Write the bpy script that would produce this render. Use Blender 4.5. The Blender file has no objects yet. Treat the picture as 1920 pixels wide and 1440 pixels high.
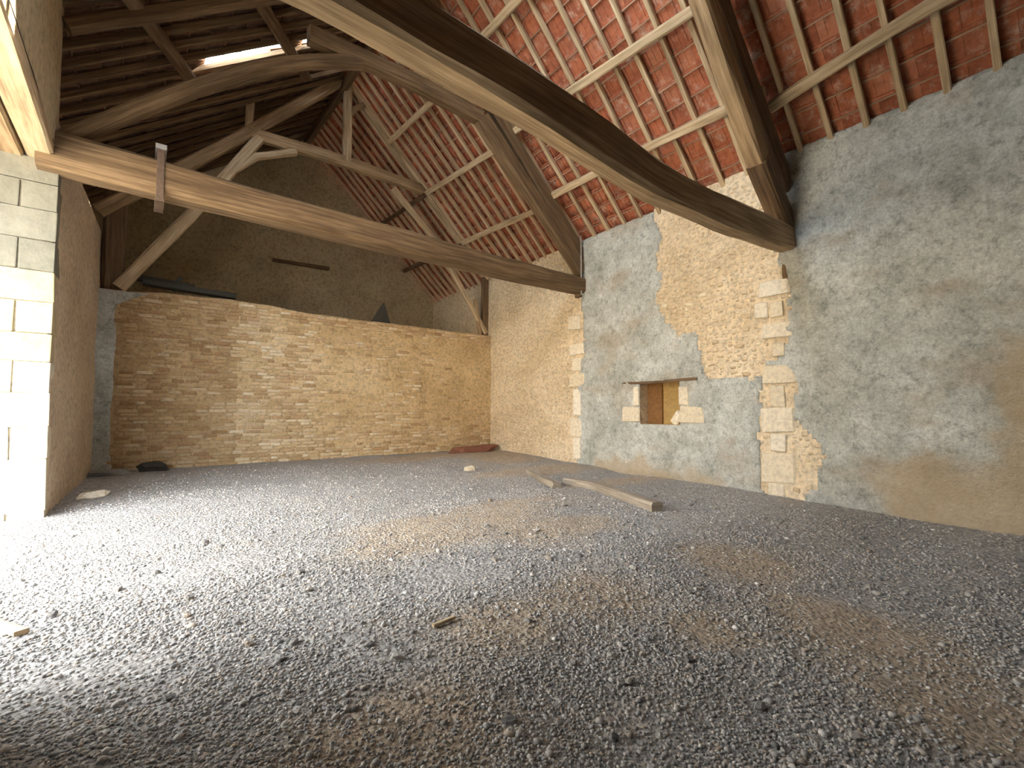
import bpy, bmesh, math, random
import numpy as np
from mathutils import Vector, Matrix, Euler, noise as mnoise
random.seed(7); RNG = np.random.default_rng(7)
scene = bpy.context.scene
C = scene.collection

# ---------------------------------------------------------------- camera
FPX, YAW, PITCH, CAM_H = 880.0, math.radians(38.5), math.radians(2.5), 1.35
cd = bpy.data.cameras.new('camera'); cam = bpy.data.objects.new('camera', cd); C.objects.link(cam)
cd.sensor_width = 36.0; cd.lens = 36.0 * FPX / 1920.0; cd.shift_y = 12.0 / 1920.0
cd.clip_start = 0.05; cd.clip_end = 300
cam.location = (0, 0, CAM_H); cam.rotation_euler = (math.pi / 2 + PITCH, 0, -YAW)
scene.camera = cam

# ---------------------------------------------------------------- sky, sun, exposure
world = bpy.data.worlds.new('sky'); scene.world = world; world.use_nodes = True
bg = world.node_tree.nodes['Background']
bg.inputs['Color'].default_value = (0.87, 0.93, 1.0, 1); bg.inputs['Strength'].default_value = 11.0
sd = bpy.data.lights.new('sun', 'SUN'); sun = bpy.data.objects.new('sun', sd); C.objects.link(sun)
sd.energy = 20.0; sd.angle = math.radians(0.6); sd.color = (1.0, 0.88, 0.70)
SUN_DIR = Vector((-0.62, 0.12, -0.85)).normalized()          # from over the right slope down into the yard
sun.rotation_euler = SUN_DIR.to_track_quat('-Z', 'Y').to_euler()
pd = bpy.data.lights.new('door_portal', 'AREA'); portal = bpy.data.objects.new('door_portal', pd); C.objects.link(portal)
pd.shape = 'RECTANGLE'; pd.size = 4.4; pd.size_y = 4.3; pd.cycles.is_portal = True
portal.location = (-1.5, 5.52, 2.1)
portal.rotation_euler = Vector((1, 0, 0)).to_track_quat('-Z', 'Z').to_euler()
pd2 = bpy.data.lights.new('added_gap_portal', 'AREA'); portal2 = bpy.data.objects.new('added_gap_portal', pd2); C.objects.link(portal2)
pd2.shape = 'RECTANGLE'; pd2.size = 2.2; pd2.size_y = 3.0; pd2.cycles.is_portal = True
portal2.location = (1.6, 3.95, 8.1); portal2.rotation_euler = Vector((.58, 0, -.81)).to_track_quat('-Z', 'Y').to_euler()  # portal for the added out-of-view opening in the left slope
scene.view_settings.view_transform = 'Standard'; scene.view_settings.look = 'None'
scene.view_settings.exposure = 1.08; scene.view_settings.gamma = 1.0
scene.view_settings.use_curve_mapping = False
scene.cycles.use_denoising = True
scene.cycles.max_bounces = 6; scene.cycles.diffuse_bounces = 4; scene.cycles.glossy_bounces = 2; scene.cycles.transmission_bounces = 2
scene.cycles.use_adaptive_sampling = True; scene.cycles.adaptive_threshold = 0.12
scene.cycles.sample_clamp_indirect = 30.0

# ---------------------------------------------------------------- helpers
def tag(o, label=None, cat=None, group=None, kind=None):
    if label: o['label'] = label
    if cat: o['category'] = cat
    if group: o['group'] = group
    if kind: o['kind'] = kind
    return o
def empty(name, loc=(0, 0, 0)):
    o = bpy.data.objects.new(name, None); C.objects.link(o); o.location = loc; o.empty_display_size = .2
    return o
def link(name, me, mat=None, parent=None, smooth=False):
    o = bpy.data.objects.new(name, me); C.objects.link(o)
    if mat and not me.materials: me.materials.append(mat)
    if smooth: me.polygons.foreach_set('use_smooth', [True] * len(me.polygons))
    if parent:
        o.parent = parent
        o.matrix_parent_inverse = Matrix.Translation(parent.location).inverted()
    return o
def mesh(name, v, f, mat=None):
    me = bpy.data.meshes.new(name); me.from_pydata([tuple(map(float, p)) for p in v], [], [tuple(map(int, q)) for q in f]); me.update()
    if mat: me.materials.append(mat)
    return me
def fast_mesh(name, V, Fq, mat):
    """V (n,3) float, Fq (m,k) int with constant k"""
    me = bpy.data.meshes.new(name); m, k = Fq.shape
    me.vertices.add(len(V)); me.vertices.foreach_set('co', V.astype(np.float32).ravel())
    me.loops.add(m * k); me.loops.foreach_set('vertex_index', Fq.astype(np.int32).ravel())
    me.polygons.add(m); me.polygons.foreach_set('loop_start', np.arange(0, m * k, k, dtype=np.int32))
    me.polygons.foreach_set('loop_total', np.full(m, k, dtype=np.int32))
    me.update(calc_edges=True); me.validate(); me.materials.append(mat)
    return me
BOXF = [(0, 3, 2, 1), (4, 5, 6, 7), (0, 1, 5, 4), (1, 2, 6, 5), (2, 3, 7, 6), (3, 0, 4, 7)]
def boxv(x0, x1, y0, y1, z0, z1):
    return [(x0, y0, z0), (x1, y0, z0), (x1, y1, z0), (x0, y1, z0), (x0, y0, z1), (x1, y0, z1), (x1, y1, z1), (x0, y1, z1)]
def nz(x, y, z, s=1.0, seed=0.0):
    return mnoise.noise(Vector((x * s + seed, y * s + seed * 1.7, z * s - seed)))
def fbm(x, y, z, s=1.0, o=4):
    return mnoise.fractal(Vector((x * s, y * s, z * s)), 1.0, 2.0, o)

# ---------------------------------------------------------------- materials
def nodes(mat):
    mat.use_nodes = True; nt = mat.node_tree; b = nt.nodes['Principled BSDF']
    return nt, b
def N(nt, t, **kw):
    n = nt.nodes.new(t)
    for k, v in kw.items():
        if k in n.inputs: n.inputs[k].default_value = v
        else: setattr(n, k, v)
    return n
def ramp(nt, fac, stops):
    r = nt.nodes.new('ShaderNodeValToRGB'); nt.links.new(fac, r.inputs[0])
    el = r.color_ramp.elements
    while len(el) > 1: el.remove(el[-1])
    el[0].position = stops[0][0]; el[0].color = (*stops[0][1], 1)
    for p, c in stops[1:]:
        e = el.new(p); e.color = (*c, 1)
    return r.outputs[0]
def mixc(nt, fac, a, b, mode='MIX'):
    m = nt.nodes.new('ShaderNodeMix'); m.data_type = 'RGBA'; m.blend_type = mode
    for s, val in ((m.inputs[0], fac), (m.inputs[6], a), (m.inputs[7], b)):
        if isinstance(val, (int, float)): s.default_value = val
        elif isinstance(val, tuple): s.default_value = (*val, 1)
        else: nt.links.new(val, s)
    return m.outputs[2]
def noisetex(nt, vec, scale, detail=5.0, rough=.6, out='Fac'):
    n = N(nt, 'ShaderNodeTexNoise'); n.inputs['Scale'].default_value = scale
    n.inputs['Detail'].default_value = detail; n.inputs['Roughness'].default_value = rough
    nt.links.new(vec, n.inputs['Vector']); return n.outputs[out]
def bump(nt, b, h, strength, dist):
    bp = nt.nodes.new('ShaderNodeBump'); bp.inputs['Strength'].default_value = strength; bp.inputs['Distance'].default_value = dist
    nt.links.new(h, bp.inputs['Height']); nt.links.new(bp.outputs[0], b.inputs['Normal'])
def position(nt): return N(nt, 'ShaderNodeNewGeometry').outputs['Position']
def objco(nt): return N(nt, 'ShaderNodeTexCoord').outputs['Object']
def mapping(nt, vec, sc):
    m = nt.nodes.new('ShaderNodeMapping'); m.inputs['Scale'].default_value = sc; nt.links.new(vec, m.inputs['Vector']); return m.outputs[0]
def math_(nt, op, a, b=None):
    m = nt.nodes.new('ShaderNodeMath'); m.operation = op
    for i, val in enumerate((a, b)):
        if val is None: continue
        if isinstance(val, (int, float)): m.inputs[i].default_value = val
        else: nt.links.new(val, m.inputs[i])
    return m.outputs[0]

def mat_masonry(name, c0, c1, c2, speck=(.75, .66, .5), bs=.6):
    m = bpy.data.materials.new(name); nt, b = nodes(m); p = position(nt)
    base = ramp(nt, noisetex(nt, p, .9, 6, .65), [(.30, c0), (.5, c1), (.70, c2)])
    fine = noisetex(nt, p, 14, 6, .7)
    base = mixc(nt, .7, base, ramp(nt, fine, [(.33, (.42, .40, .37)), (.5, (1, 1, 1)), (.68, (1.3, 1.27, 1.2))]), 'MULTIPLY')
    v = N(nt, 'ShaderNodeTexVoronoi'); v.inputs['Scale'].default_value = 9; nt.links.new(p, v.inputs['Vector'])
    sp = ramp(nt, v.outputs['Distance'], [(.0, (1, 1, 1)), (.16, (.6, .6, .6)), (.24, (0, 0, 0))])
    gate = ramp(nt, noisetex(nt, p, 2.2, 3), [(.45, (0, 0, 0)), (.6, (.8, .8, .8))])
    f = math_(nt, 'MULTIPLY', sp, gate)
    base = mixc(nt, f, base, speck)
    nt.links.new(base, b.inputs['Base Color']); b.inputs['Roughness'].default_value = .95
    h = math_(nt, 'ADD', noisetex(nt, p, 22, 6, .7), math_(nt, 'MULTIPLY', noisetex(nt, p, 5, 4), 1.5))
    bump(nt, b, h, bs, .03)
    return m
M_STONE = mat_masonry('bare_rubble_masonry', (.60, .475, .305), (.76, .63, .44), (.86, .75, .57))
M_RENDER = bpy.data.materials.new('grey_cement_render'); nt, b = nodes(M_RENDER); p = position(nt)
col = ramp(nt, noisetex(nt, p, 1.6, 8, .7), [(.27, (.29, .30, .27)), (.42, (.49, .51, .475)), (.56, (.62, .645, .615)), (.75, (.77, .79, .76))])
col = mixc(nt, .8, col, ramp(nt, noisetex(nt, p, 9, 6, .75), [(.34, (.48, .48, .45)), (.47, (.95, .95, .95)), (.62, (1.1, 1.1, 1.08)), (.72, (1.35, 1.33, 1.28))]), 'MULTIPLY')
col = mixc(nt, .7, col, ramp(nt, noisetex(nt, p, 28, 5, .8), [(.35, (.6, .6, .58)), (.5, (1, 1, 1)), (.66, (1.3, 1.3, 1.26))]), 'MULTIPLY')
col = mixc(nt, N(nt, 'ShaderNodeAttribute', attribute_name='stain').outputs['Fac'], col, (.52, .40, .24))
col = mixc(nt, ramp(nt, noisetex(nt, mapping(nt, p, (1, 1, 1.8)), .8, 4), [(.55, (0, 0, 0)), (.68, (.45, .45, .45))]), col, (.40, .31, .20))
nt.links.new(col, b.inputs['Base Color']); b.inputs['Roughness'].default_value = .92
bump(nt, b, math_(nt, 'ADD', noisetex(nt, p, 30, 5, .7), math_(nt, 'MULTIPLY', noisetex(nt, p, 6, 5), 2.0)), .7, .035)

def mat_blocks(name, cols, rnd='object', bs=.5, scale=16):
    m = bpy.data.materials.new(name); nt, b = nodes(m); p = position(nt)
    if rnd == 'object': r = N(nt, 'ShaderNodeObjectInfo').outputs['Random']
    else: r = N(nt, 'ShaderNodeNewGeometry').outputs['Random Per Island']
    n = len(cols); base = ramp(nt, r, [(i / (n - 1), c) for i, c in enumerate(cols)])
    base = mixc(nt, .6, base, ramp(nt, noisetex(nt, p, scale, 6, .7), [(.3, (.5, .5, .5)), (.55, (1, 1, 1)), (.8, (1.2, 1.2, 1.15))]), 'MULTIPLY')
    nt.links.new(base, b.inputs['Base Color']); b.inputs['Roughness'].default_value = .93
    bump(nt, b, noisetex(nt, p, scale * 2, 5, .7), bs, .02)
    return m
M_QUOIN = mat_blocks('pale_limestone', [(.86, .77, .60), (.92, .84, .68), (.80, .70, .52), (.93, .87, .74)])
RUBC = [(.82, .69, .48), (.72, .57, .36), (.90, .80, .61), (.66, .50, .31), (.85, .74, .54)]
M_RUBBLE = mat_blocks('rubble_stone', RUBC)
BRC = [(.60, .43, .24), (.74, .58, .36), (.46, .30, .15), (.68, .50, .28), (.84, .72, .52), (.54, .34, .18), (.78, .61, .38)]
OLD_SHADED = [tuple(c * k for c, k in zip(q, (.80, .74, .66))) for q in BRC]  # older brick tone, with some of the pier's shade painted in
M_BRICKO = mat_blocks('old_shaded_brick', OLD_SHADED); M_BRICKOF = mat_blocks('old_shaded_brick_field', OLD_SHADED, 'island')
M_BRICK = mat_blocks('pale_brick', BRC)
M_BRICKF = mat_blocks('pale_brick_field', BRC, 'island')
M_ASHLAR = mat_blocks('ashlar_limestone', [(.72, .64, .48), (.80, .74, .60), (.68, .58, .40), (.78, .71, .56)], scale=7)
M_MORTAR = mat_masonry('lime_mortar', (.52, .37, .19), (.66, .49, .27), (.74, .58, .36))
M_MORTARO = mat_masonry('old_shaded_mortar', (.40, .27, .14), (.52, .37, .20), (.60, .44, .26))  # older mortar left of the seam, part of its darkness is painted shade
M_PALEM = mat_masonry('pale_joint_mortar', (.40, .36, .28), (.48, .44, .35), (.55, .51, .42), bs=.3)
M_PLASTER = mat_masonry('dusty_plaster', (.40, .32, .19), (.48, .39, .24), (.54, .45, .29), speck=(.5, .42, .27), bs=.25)
M_BROWNPL = mat_masonry('brown_plaster', (.52, .41, .29), (.62, .50, .36), (.68, .58, .44), speck=(.6, .5, .38), bs=.35)

M_DARKPL = mat_masonry('low_bounce_plaster', (.10, .085, .065), (.14, .12, .09), (.18, .15, .11), speck=(.2, .17, .13), bs=.25)  # dark tone given to unseen walls to cut bounced light
def mat_wood(name, dark, mid, light, sc=(1.2, 1.2, 1.2)):
    m = bpy.data.materials.new(name); nt, b = nodes(m)
    uv = N(nt, 'ShaderNodeUVMap').outputs[0]
    r = N(nt, 'ShaderNodeObjectInfo').outputs['Random']
    off = N(nt, 'ShaderNodeVectorMath', operation='ADD'); nt.links.new(uv, off.inputs[0])
    cmb = N(nt, 'ShaderNodeCombineXYZ'); nt.links.new(math_(nt, 'MULTIPLY', r, 37.0), cmb.inputs[0]); nt.links.new(math_(nt, 'MULTIPLY', r, 11.0), cmb.inputs[2])
    nt.links.new(cmb.outputs[0], off.inputs[1])
    g = noisetex(nt, mapping(nt, off.outputs[0], (1.1, 26, 1)), 1.0, 6, .65)
    col = ramp(nt, g, [(.28, dark), (.48, mid), (.68, light)])
    big = noisetex(nt, mapping(nt, off.outputs[0], (.9, 3, 1)), 1.0, 4, .6)
    col = mixc(nt, .8, col, ramp(nt, big, [(.3, (.55, .52, .48)), (.6, (1.05, 1.05, 1.05))]), 'MULTIPLY')
    nt.links.new(col, b.inputs['Base Color']); b.inputs['Roughness'].default_value = .85
    bump(nt, b, g, .5, .012)
    return m
M_WOOD = mat_wood('old_oak', (.19, .115, .055), (.40, .275, .15), (.56, .41, .25))
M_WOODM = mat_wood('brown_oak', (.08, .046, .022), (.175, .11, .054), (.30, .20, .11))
M_GREYW = mat_wood('weathered_grey_wood', (.20, .165, .125), (.36, .31, .245), (.52, .46, .38))
M_WOODD = mat_wood('dark_oak', (.07, .04, .02), (.15, .09, .045), (.25, .165, .09))
M_WOODP = mat_wood('bleached_oak', (.34, .24, .14), (.58, .44, .27), (.74, .60, .41))

def mat_tile(name, rnd, cs=((.43, .135, .065), (.52, .175, .085), (.38, .12, .06), (.56, .22, .12)), wc=(.62, .48, .38)):
    m = bpy.data.materials.new(name); nt, b = nodes(m); p = position(nt)
    r = N(nt, 'ShaderNodeObjectInfo').outputs['Random'] if rnd == 'object' else N(nt, 'ShaderNodeNewGeometry').outputs['Random Per Island']
    col = ramp(nt, r, [(0, cs[0]), (.35, cs[1]), (.7, cs[2]), (1, cs[3])])
    white = ramp(nt, noisetex(nt, p, 5, 6, .75), [(.52, (0, 0, 0)), (.68, (.75, .75, .75))])
    col = mixc(nt, white, col, wc)
    col = mixc(nt, .6, col, ramp(nt, noisetex(nt, p, 12, 4), [(.3, (.55, .5, .5)), (.6, (1.05, 1.05, 1.05))]), 'MULTIPLY')
    nt.links.new(col, b.inputs['Base Color']); b.inputs['Roughness'].default_value = .85
    bump(nt, b, noisetex(nt, p, 30, 4), .3, .01)
    return m
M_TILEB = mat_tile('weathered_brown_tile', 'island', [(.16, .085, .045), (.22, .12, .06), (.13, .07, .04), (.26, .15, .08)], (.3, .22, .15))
M_TILE, M_TILEF = mat_tile('clay_tile', 'object'), mat_tile('clay_tile_field', 'island')

M_FLOOR = bpy.data.materials.new('dirt_and_gravel'); nt, b = nodes(M_FLOOR); p = position(nt)
v = N(nt, 'ShaderNodeTexVoronoi'); v.inputs['Scale'].default_value = 34; nt.links.new(p, v.inputs['Vector'])
grey = ramp(nt, N(nt, 'ShaderNodeSeparateColor').outputs[0] if False else noisetex(nt, v.outputs['Color'], 3.0, 2), [(.3, (.30, .29, .275)), (.5, (.47, .455, .43)), (.7, (.64, .62, .585))])
soil_lit = ramp(nt, noisetex(nt, p, 7, 6, .7), [(.3, (.40, .31, .22)), (.55, (.60, .49, .36)), (.75, (.72, .61, .47))])
at = N(nt, 'ShaderNodeAttribute', attribute_name='soil_lit')
gate = math_(nt, 'ADD', math_(nt, 'MULTIPLY', at.outputs['Fac'], .9), math_(nt, 'MULTIPLY', math_(nt, 'SUBTRACT', noisetex(nt, p, 1.1, 6, .65), .5), 1.5))
gate = ramp(nt, gate, [(.12, (0, 0, 0)), (.55, (.85, .85, .85))])
col = mixc(nt, gate, grey, soil_lit)
col = mixc(nt, .75, col, ramp(nt, noisetex(nt, p, 26, 6, .8), [(.32, (.45, .45, .45)), (.5, (1, 1, 1)), (.68, (1.3, 1.3, 1.3))]), 'MULTIPLY')
nt.links.new(col, b.inputs['Base Color']); b.inputs['Roughness'].default_value = .93
inv = math_(nt, 'SUBTRACT', 1.0, v.outputs['Distance'])
bump(nt, b, math_(nt, 'ADD', inv, math_(nt, 'MULTIPLY', noisetex(nt, p, 60, 4, .7), .8)), .9, .03)

M_PEBBLE = bpy.data.materials.new('pebbles'); nt, b = nodes(M_PEBBLE)
r = N(nt, 'ShaderNodeNewGeometry').outputs['Random Per Island']
col = ramp(nt, r, [(0, (.20, .195, .185)), (.3, (.40, .385, .365)), (.6, (.53, .515, .49)), (.82, (.42, .35, .275)), (.95, (.64, .62, .59)), (1, (.74, .72, .68))])
nt.links.new(col, b.inputs['Base Color']); b.inputs['Roughness'].default_value = .9
M_LOOSE = mat_blocks('loose_stone', [(.35, .34, .32), (.20, .19, .18), (.52, .50, .46), (.30, .24, .18)])
def plain(name, c, rough=.8, metal=0.0):
    m = bpy.data.materials.new(name); nt, b = nodes(m); p = position(nt)
    col = mixc(nt, .6, c, ramp(nt, noisetex(nt, p, 18, 5, .7), [(.3, (.5, .5, .5)), (.65, (1.2, 1.2, 1.2))]), 'MULTIPLY')
    nt.links.new(col, b.inputs['Base Color']); b.inputs['Roughness'].default_value = rough; b.inputs['Metallic'].default_value = metal
    return m
M_IRON = plain('rusty_iron', (.16, .11, .08), .6, .5)
M_ZINC = plain('galvanised_rod', (.45, .44, .42), .5, .7)
M_OCHRE = plain('ochre_board', (.44, .29, .10), .7)
M_DEBRIS = plain('dark_debris', (.05, .045, .035), .95)
M_YARD = plain('pale_yard_grit', (.46, .42, .35), .95)
M_FACADE = plain('warm_facade', (.68, .55, .38), .95)

# ---------------------------------------------------------------- timber builder
def timber(name, pts, w, h, mat, parent=None, up=(0, 0, 1), seg=None, wob=.012, taper=1.0, chamfer=.16, ref='center'):
    """hewn beam swept along pts. w is across, h along the up side; ref 'bottom' takes pts as the line of the underside."""
    P = [Vector(q) for q in pts]; L = [0.0]
    for a, c in zip(P, P[1:]): L.append(L[-1] + (c - a).length)
    tot = L[-1]; seg = seg or max(4, int(tot / .45)); sd_ = random.random() * 50
    ring = []; V = []; uvs = []
    ch = chamfer
    prof = [(-.5, -.5 + ch), (-.5 + ch, -.5), (.5 - ch, -.5), (.5, -.5 + ch), (.5, .5 - ch), (.5 - ch, .5), (-.5 + ch, .5), (-.5, .5 - ch)]
    if ch > 0:
        k = min(w, h) * ch
        prof = [(-w / 2, -h / 2 + k), (-w / 2 + k, -h / 2), (w / 2 - k, -h / 2), (w / 2, -h / 2 + k), (w / 2, h / 2 - k), (w / 2 - k, h / 2), (-w / 2 + k, h / 2), (-w / 2, h / 2 - k)]
    n = 8
    per = [0.0]
    for i in range(n): per.append(per[-1] + math.dist(prof[i], prof[(i + 1) % n]))
    for s in range(seg + 1):
        t = tot * s / seg; i = 0
        while i < len(P) - 2 and t > L[i + 1]: i += 1
        f = (t - L[i]) / max(1e-6, L[i + 1] - L[i])
        pos = P[i].lerp(P[i + 1], f)
        # smooth tangent at joints
        tan = (P[i + 1] - P[i]).normalized()
        if f > .6 and i + 2 < len(P): tan = tan.lerp((P[i + 2] - P[i + 1]).normalized(), (f - .6) * 1.25)
        if f < .4 and i > 0: tan = tan.lerp((P[i] - P[i - 1]).normalized(), (.4 - f) * 1.25)
        tan.normalize()
        U = Vector(up); U = (U - tan * U.dot(tan)).normalized(); R = tan.cross(U)
        sc = 1 + (taper - 1) * s / seg
        if ref == 'bottom': pos = pos + U * (h * sc / 2)
        for j, (a, c) in enumerate(prof):
            k = 1 + .0
            jit = wob * nz(t * 1.1, j * 3.1, sd_, 1.0)
            jit2 = wob * nz(t * 1.1, j * 3.1 + 40, sd_, 1.0)
            V.append(pos + R * (a * sc + jit) + U * (c * sc + jit2))
    F = []; UV = []
    for s in range(seg):
        for j in range(n):
            a, c = s * n + j, s * n + (j + 1) % n
            F.append((a, c, c + n, a + n))
            u0, u1 = tot * s / seg, tot * (s + 1) / seg
            UV.append([(u0, per[j]), (u0, per[j + 1]), (u1, per[j + 1]), (u1, per[j])])
    F.append(tuple(range(n - 1, -1, -1))); UV.append([(prof[j][0] * .05, prof[j][1]) for j in range(n - 1, -1, -1)])
    F.append(tuple(seg * n + j for j in range(n))); UV.append([(tot + prof[j][0] * .05, prof[j][1]) for j in range(n)])
    me = mesh(name, V, F, mat); ul = me.uv_layers.new(name='UVMap')
    flat = [c for q in UV for p2 in q for c in p2]; ul.data.foreach_set('uv', flat)
    return link(name, me, mat, parent)

# ---------------------------------------------------------------- setting: heights and planes
def wallx(y): return 7.872 + .04 * y                      # inner face of the right wall
SR, SL = .97, .72
def z_right(x, y): return 5.13 + .035 * y + SR * (8.1 - x)  # underside of rafters, right slope
def z_left(x, y): return 5.95 + .03 * y + SL * (x + .84)
def ridge_x(y): return (5.13 + SR * 8.1 - 5.95 - SL * .84 + .005 * y) / (SR + SL)
def floor_z(x, y):
    z = -.09 + .027 * max(-2., min(y, 12.))
    z += .10 * math.exp(-(((x - 3.4) / 2.6) ** 2 + ((y - 4.4) / 1.6) ** 2))            # low mound of spread gravel
    z -= .06 * math.exp(-((y - 6.0 - .06 * (x - 3)) / .55) ** 2) * (1 / (1 + math.exp(-(x - 1.5) * 2)))
    z += .05 * math.exp(-(((x - 6.2) / .8) ** 2 + ((y - 1.9) / .5) ** 2))
    return z + .025 * nz(x, y, 0, .9) + .010 * nz(x, y, 5, 3.5)
SOILS_LIT = [(1.9, 2.4, .5, .35), (2.6, 2.4, .5, .4), (1.0, 1.75, .45, .4), (.75, 2.0, .35, .3), (3.2, 4.6, 1.3, .6), (2.2, 4.2, .8, .45), (3.6, 3.7, .8, .4), (4.3, 2.1, .5, .5), (3.6, 1.0, .5, .6), (3.2, .5, .5, .5), (2.9, 1.6, .3, .3), (6.5, 7.4, 1.5, .6), (7.3, 9.8, 1.0, 1.2), (5.5, 10.6, 2.0, .5), (6.9, 5.6, 1.3, .45)]  # dirt patches; the mid-floor ones also paint in a warm pool of light
def soil_lit_at(x, y):
    return max(math.exp(-(((x - a) / c) ** 2 + ((y - b_) / d) ** 2)) for a, b_, c, d in SOILS_LIT)
NX, NY = 150, 230
xs = np.linspace(-1.45, 8.9, NX); ys = np.linspace(-3.3, 15.8, NY)
V = [(x, y, floor_z(x, y)) for y in ys for x in xs]
F = [(j * NX + i, j * NX + i + 1, (j + 1) * NX + i + 1, (j + 1) * NX + i) for j in range(NY - 1) for i in range(NX - 1)]
me = mesh('floor', V, F, M_FLOOR)
a = me.attributes.new('soil_lit', 'FLOAT', 'POINT'); a.data.foreach_set('value', [soil_lit_at(x, y) for y in ys for x in xs])
tag(link('floor', me, smooth=True), 'uneven floor of grey gravel and brown dirt', 'floor', kind='structure')

# ---------------------------------------------------------------- right wall
POLY = {
 'A': [(5.55, 5.42), (5.4, 6.0), (3.2, 6.0), (3.24, 3.86), (2.99, 3.45), (3.06, 2.79), (2.96, 2.43), (3.41, 2.05), (3.54, 1.97), (3.9, 1.95), (4.5, 2.03), (4.57, 2.78), (5.04, 2.79), (5.28, 3.14), (5.58, 3.62), (5.39, 4.01), (5.57, 4.49), (5.37, 4.87)],
 'B': [(15.6, -.6), (15.6, 6.6), (7.60, 6.6), (7.65, 4.02), (7.52, 2.98), (7.74, 1.99), (7.69, 1.23), (7.87, .97), (7.75, -.6)],
 'C': [(3.45, 2.05), (2.97, 2.02), (2.91, 1.11), (2.49, .73), (2.64, .48), (3.09, -.5), (3.42, -.5), (3.53, .65)],
}
STAIN = [[(1.98, .62), (1.36, .81), (.93, .65), (.73, 1.17), (.76, 1.67), (.62, 2.15), (-.3, 2.5), (-.3, -.5), (1.65, -.5), (1.99, .25)], [(7.2, -.5), (7.2, .28), (5.5, .3), (4.2, .15), (3.8, -.5)]]
def inpoly(px, py, poly):
    c = False; n = len(poly); j = n - 1
    for i in range(n):
        (xi, yi), (xj, yj) = poly[i], poly[j]
        if (yi > py) != (yj > py) and px < (xj - xi) * (py - yi) / (yj - yi) + xi: c = not c
        j = i
    return c
def bare(y, z):
    yy = y + .13 * nz(y, z, 1, 2.2) + .06 * nz(y, z, 9, 7); zz = z + .13 * nz(y, z, 3, 2.2) + .06 * nz(y, z, 11, 7)
    return any(inpoly(yy, zz, p_) for p_ in POLY.values())
WY0, WY1, WZ0, WZ1 = 5.01, 5.94, 1.08, 1.92               # window niche in the wall
gy = np.unique(np.round(np.concatenate([np.arange(-3.2, WY0, .06), [WY0], np.arange(WY0 + .06, WY1 - .02, .06), [WY1], np.arange(WY1 + .06, 15.7, .06)]), 4))
gz = np.unique(np.round(np.concatenate([np.arange(-.5, WZ0, .06), [WZ0], np.arange(WZ0 + .06, WZ1 - .02, .06), [WZ1], np.arange(WZ1 + .06, 6.0, .06)]), 4))
ny, nzz = len(gy), len(gz)
def wall_off(y, z):  # surface relief of the masonry
    return .030 * fbm(y, z, 2, .8, 3) + .016 * nz(y, z, 4, 4.0) + .010 * nz(y, z, 8, 11)
OFF = np.array([[wall_off(y, z) for y in gy] for z in gz])
ktop = {}
V = []; F = []
for k, z in enumerate(gz):
    for i, y in enumerate(gy):
        zz = z
        V.append((wallx(y) + OFF[k, i], y, zz))
def cell_in(yc, zc):
    if WY0 < yc < WY1 and WZ0 < zc < WZ1: return False
    return zc < z_right(wallx(yc), yc) + .10
cells = [(k, i) for k in range(nzz - 1) for i in range(ny - 1) if cell_in((gy[i] + gy[i + 1]) / 2, (gz[k] + gz[k + 1]) / 2)]
for k, i in cells: F.append((k * ny + i, (k + 1) * ny + i, (k + 1) * ny + i + 1, k * ny + i + 1))
# outer skin and window reveals, so the wall is 0.6 m thick
T = .6
def addquad(q):
    n = len(V); V.extend(q); F.append((n, n + 1, n + 2, n + 3))
def WX(y, d=0.): return wallx(y) + d
def outer(y0, y1, z0, z1): addquad([(WX(y0, T), y0, z0), (WX(y1, T), y1, z0), (WX(y1, T), y1, z1), (WX(y0, T), y0, z1)])
outer(-3.2, WY0, -.5, 5.6); outer(WY1, 15.6, -.5, 5.6); outer(WY0, WY1, -.5, WZ0); outer(WY0, WY1, WZ1, 5.6)
for y in (WY0, WY1): addquad([(WX(y, -.0), y, WZ0), (WX(y, T), y, WZ0), (WX(y, T), y, WZ1), (WX(y, -.0), y, WZ1)])
for z in (WZ0, WZ1): addquad([(WX(WY0), WY0, z), (WX(WY1), WY1, z), (WX(WY1, T), WY1, z), (WX(WY0, T), WY0, z)])
wall_r = tag(link('wall_right', mesh('wall_right', V, F, M_STONE)), 'long rubble stone wall with patches of grey render', 'wall', kind='structure')
# the cement render lies on the stone as its own skin
isr = np.zeros((nzz - 1, ny - 1), bool)
for k, i in cells:
    isr[k, i] = not bare((gy[i] + gy[i + 1]) / 2, (gz[k] + gz[k + 1]) / 2)
V = []; F = []; idx = {}
def rv(k, i, d):
    key = (k, i, d)
    if key not in idx:
        edge = 0
        for dk in (-1, 0):
            for di in (-1, 0):
                kk, ii = k + dk, i + di
                if 0 <= kk < nzz - 1 and 0 <= ii < ny - 1 and not isr[kk, ii]: edge += 1
        th = (.028 if d else -.004) * (.45 if edge and d else 1)
        jy, jz = (.022 * nz(gy[i], gz[k], 21, 9), .022 * nz(gy[i], gz[k], 31, 9)) if edge else (0, 0)
        win = WY0 - .1 < gy[i] < WY1 + .1 and WZ0 - .1 < gz[k] < WZ1 + .1
        if win: jy = jz = 0
        idx[key] = len(V); V.append((wallx(gy[i]) + OFF[k, i] - th - (.006 * nz(gy[i], gz[k], 50, 6) if d else 0), gy[i] + jy, gz[k] + jz))
    return idx[key]
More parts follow.
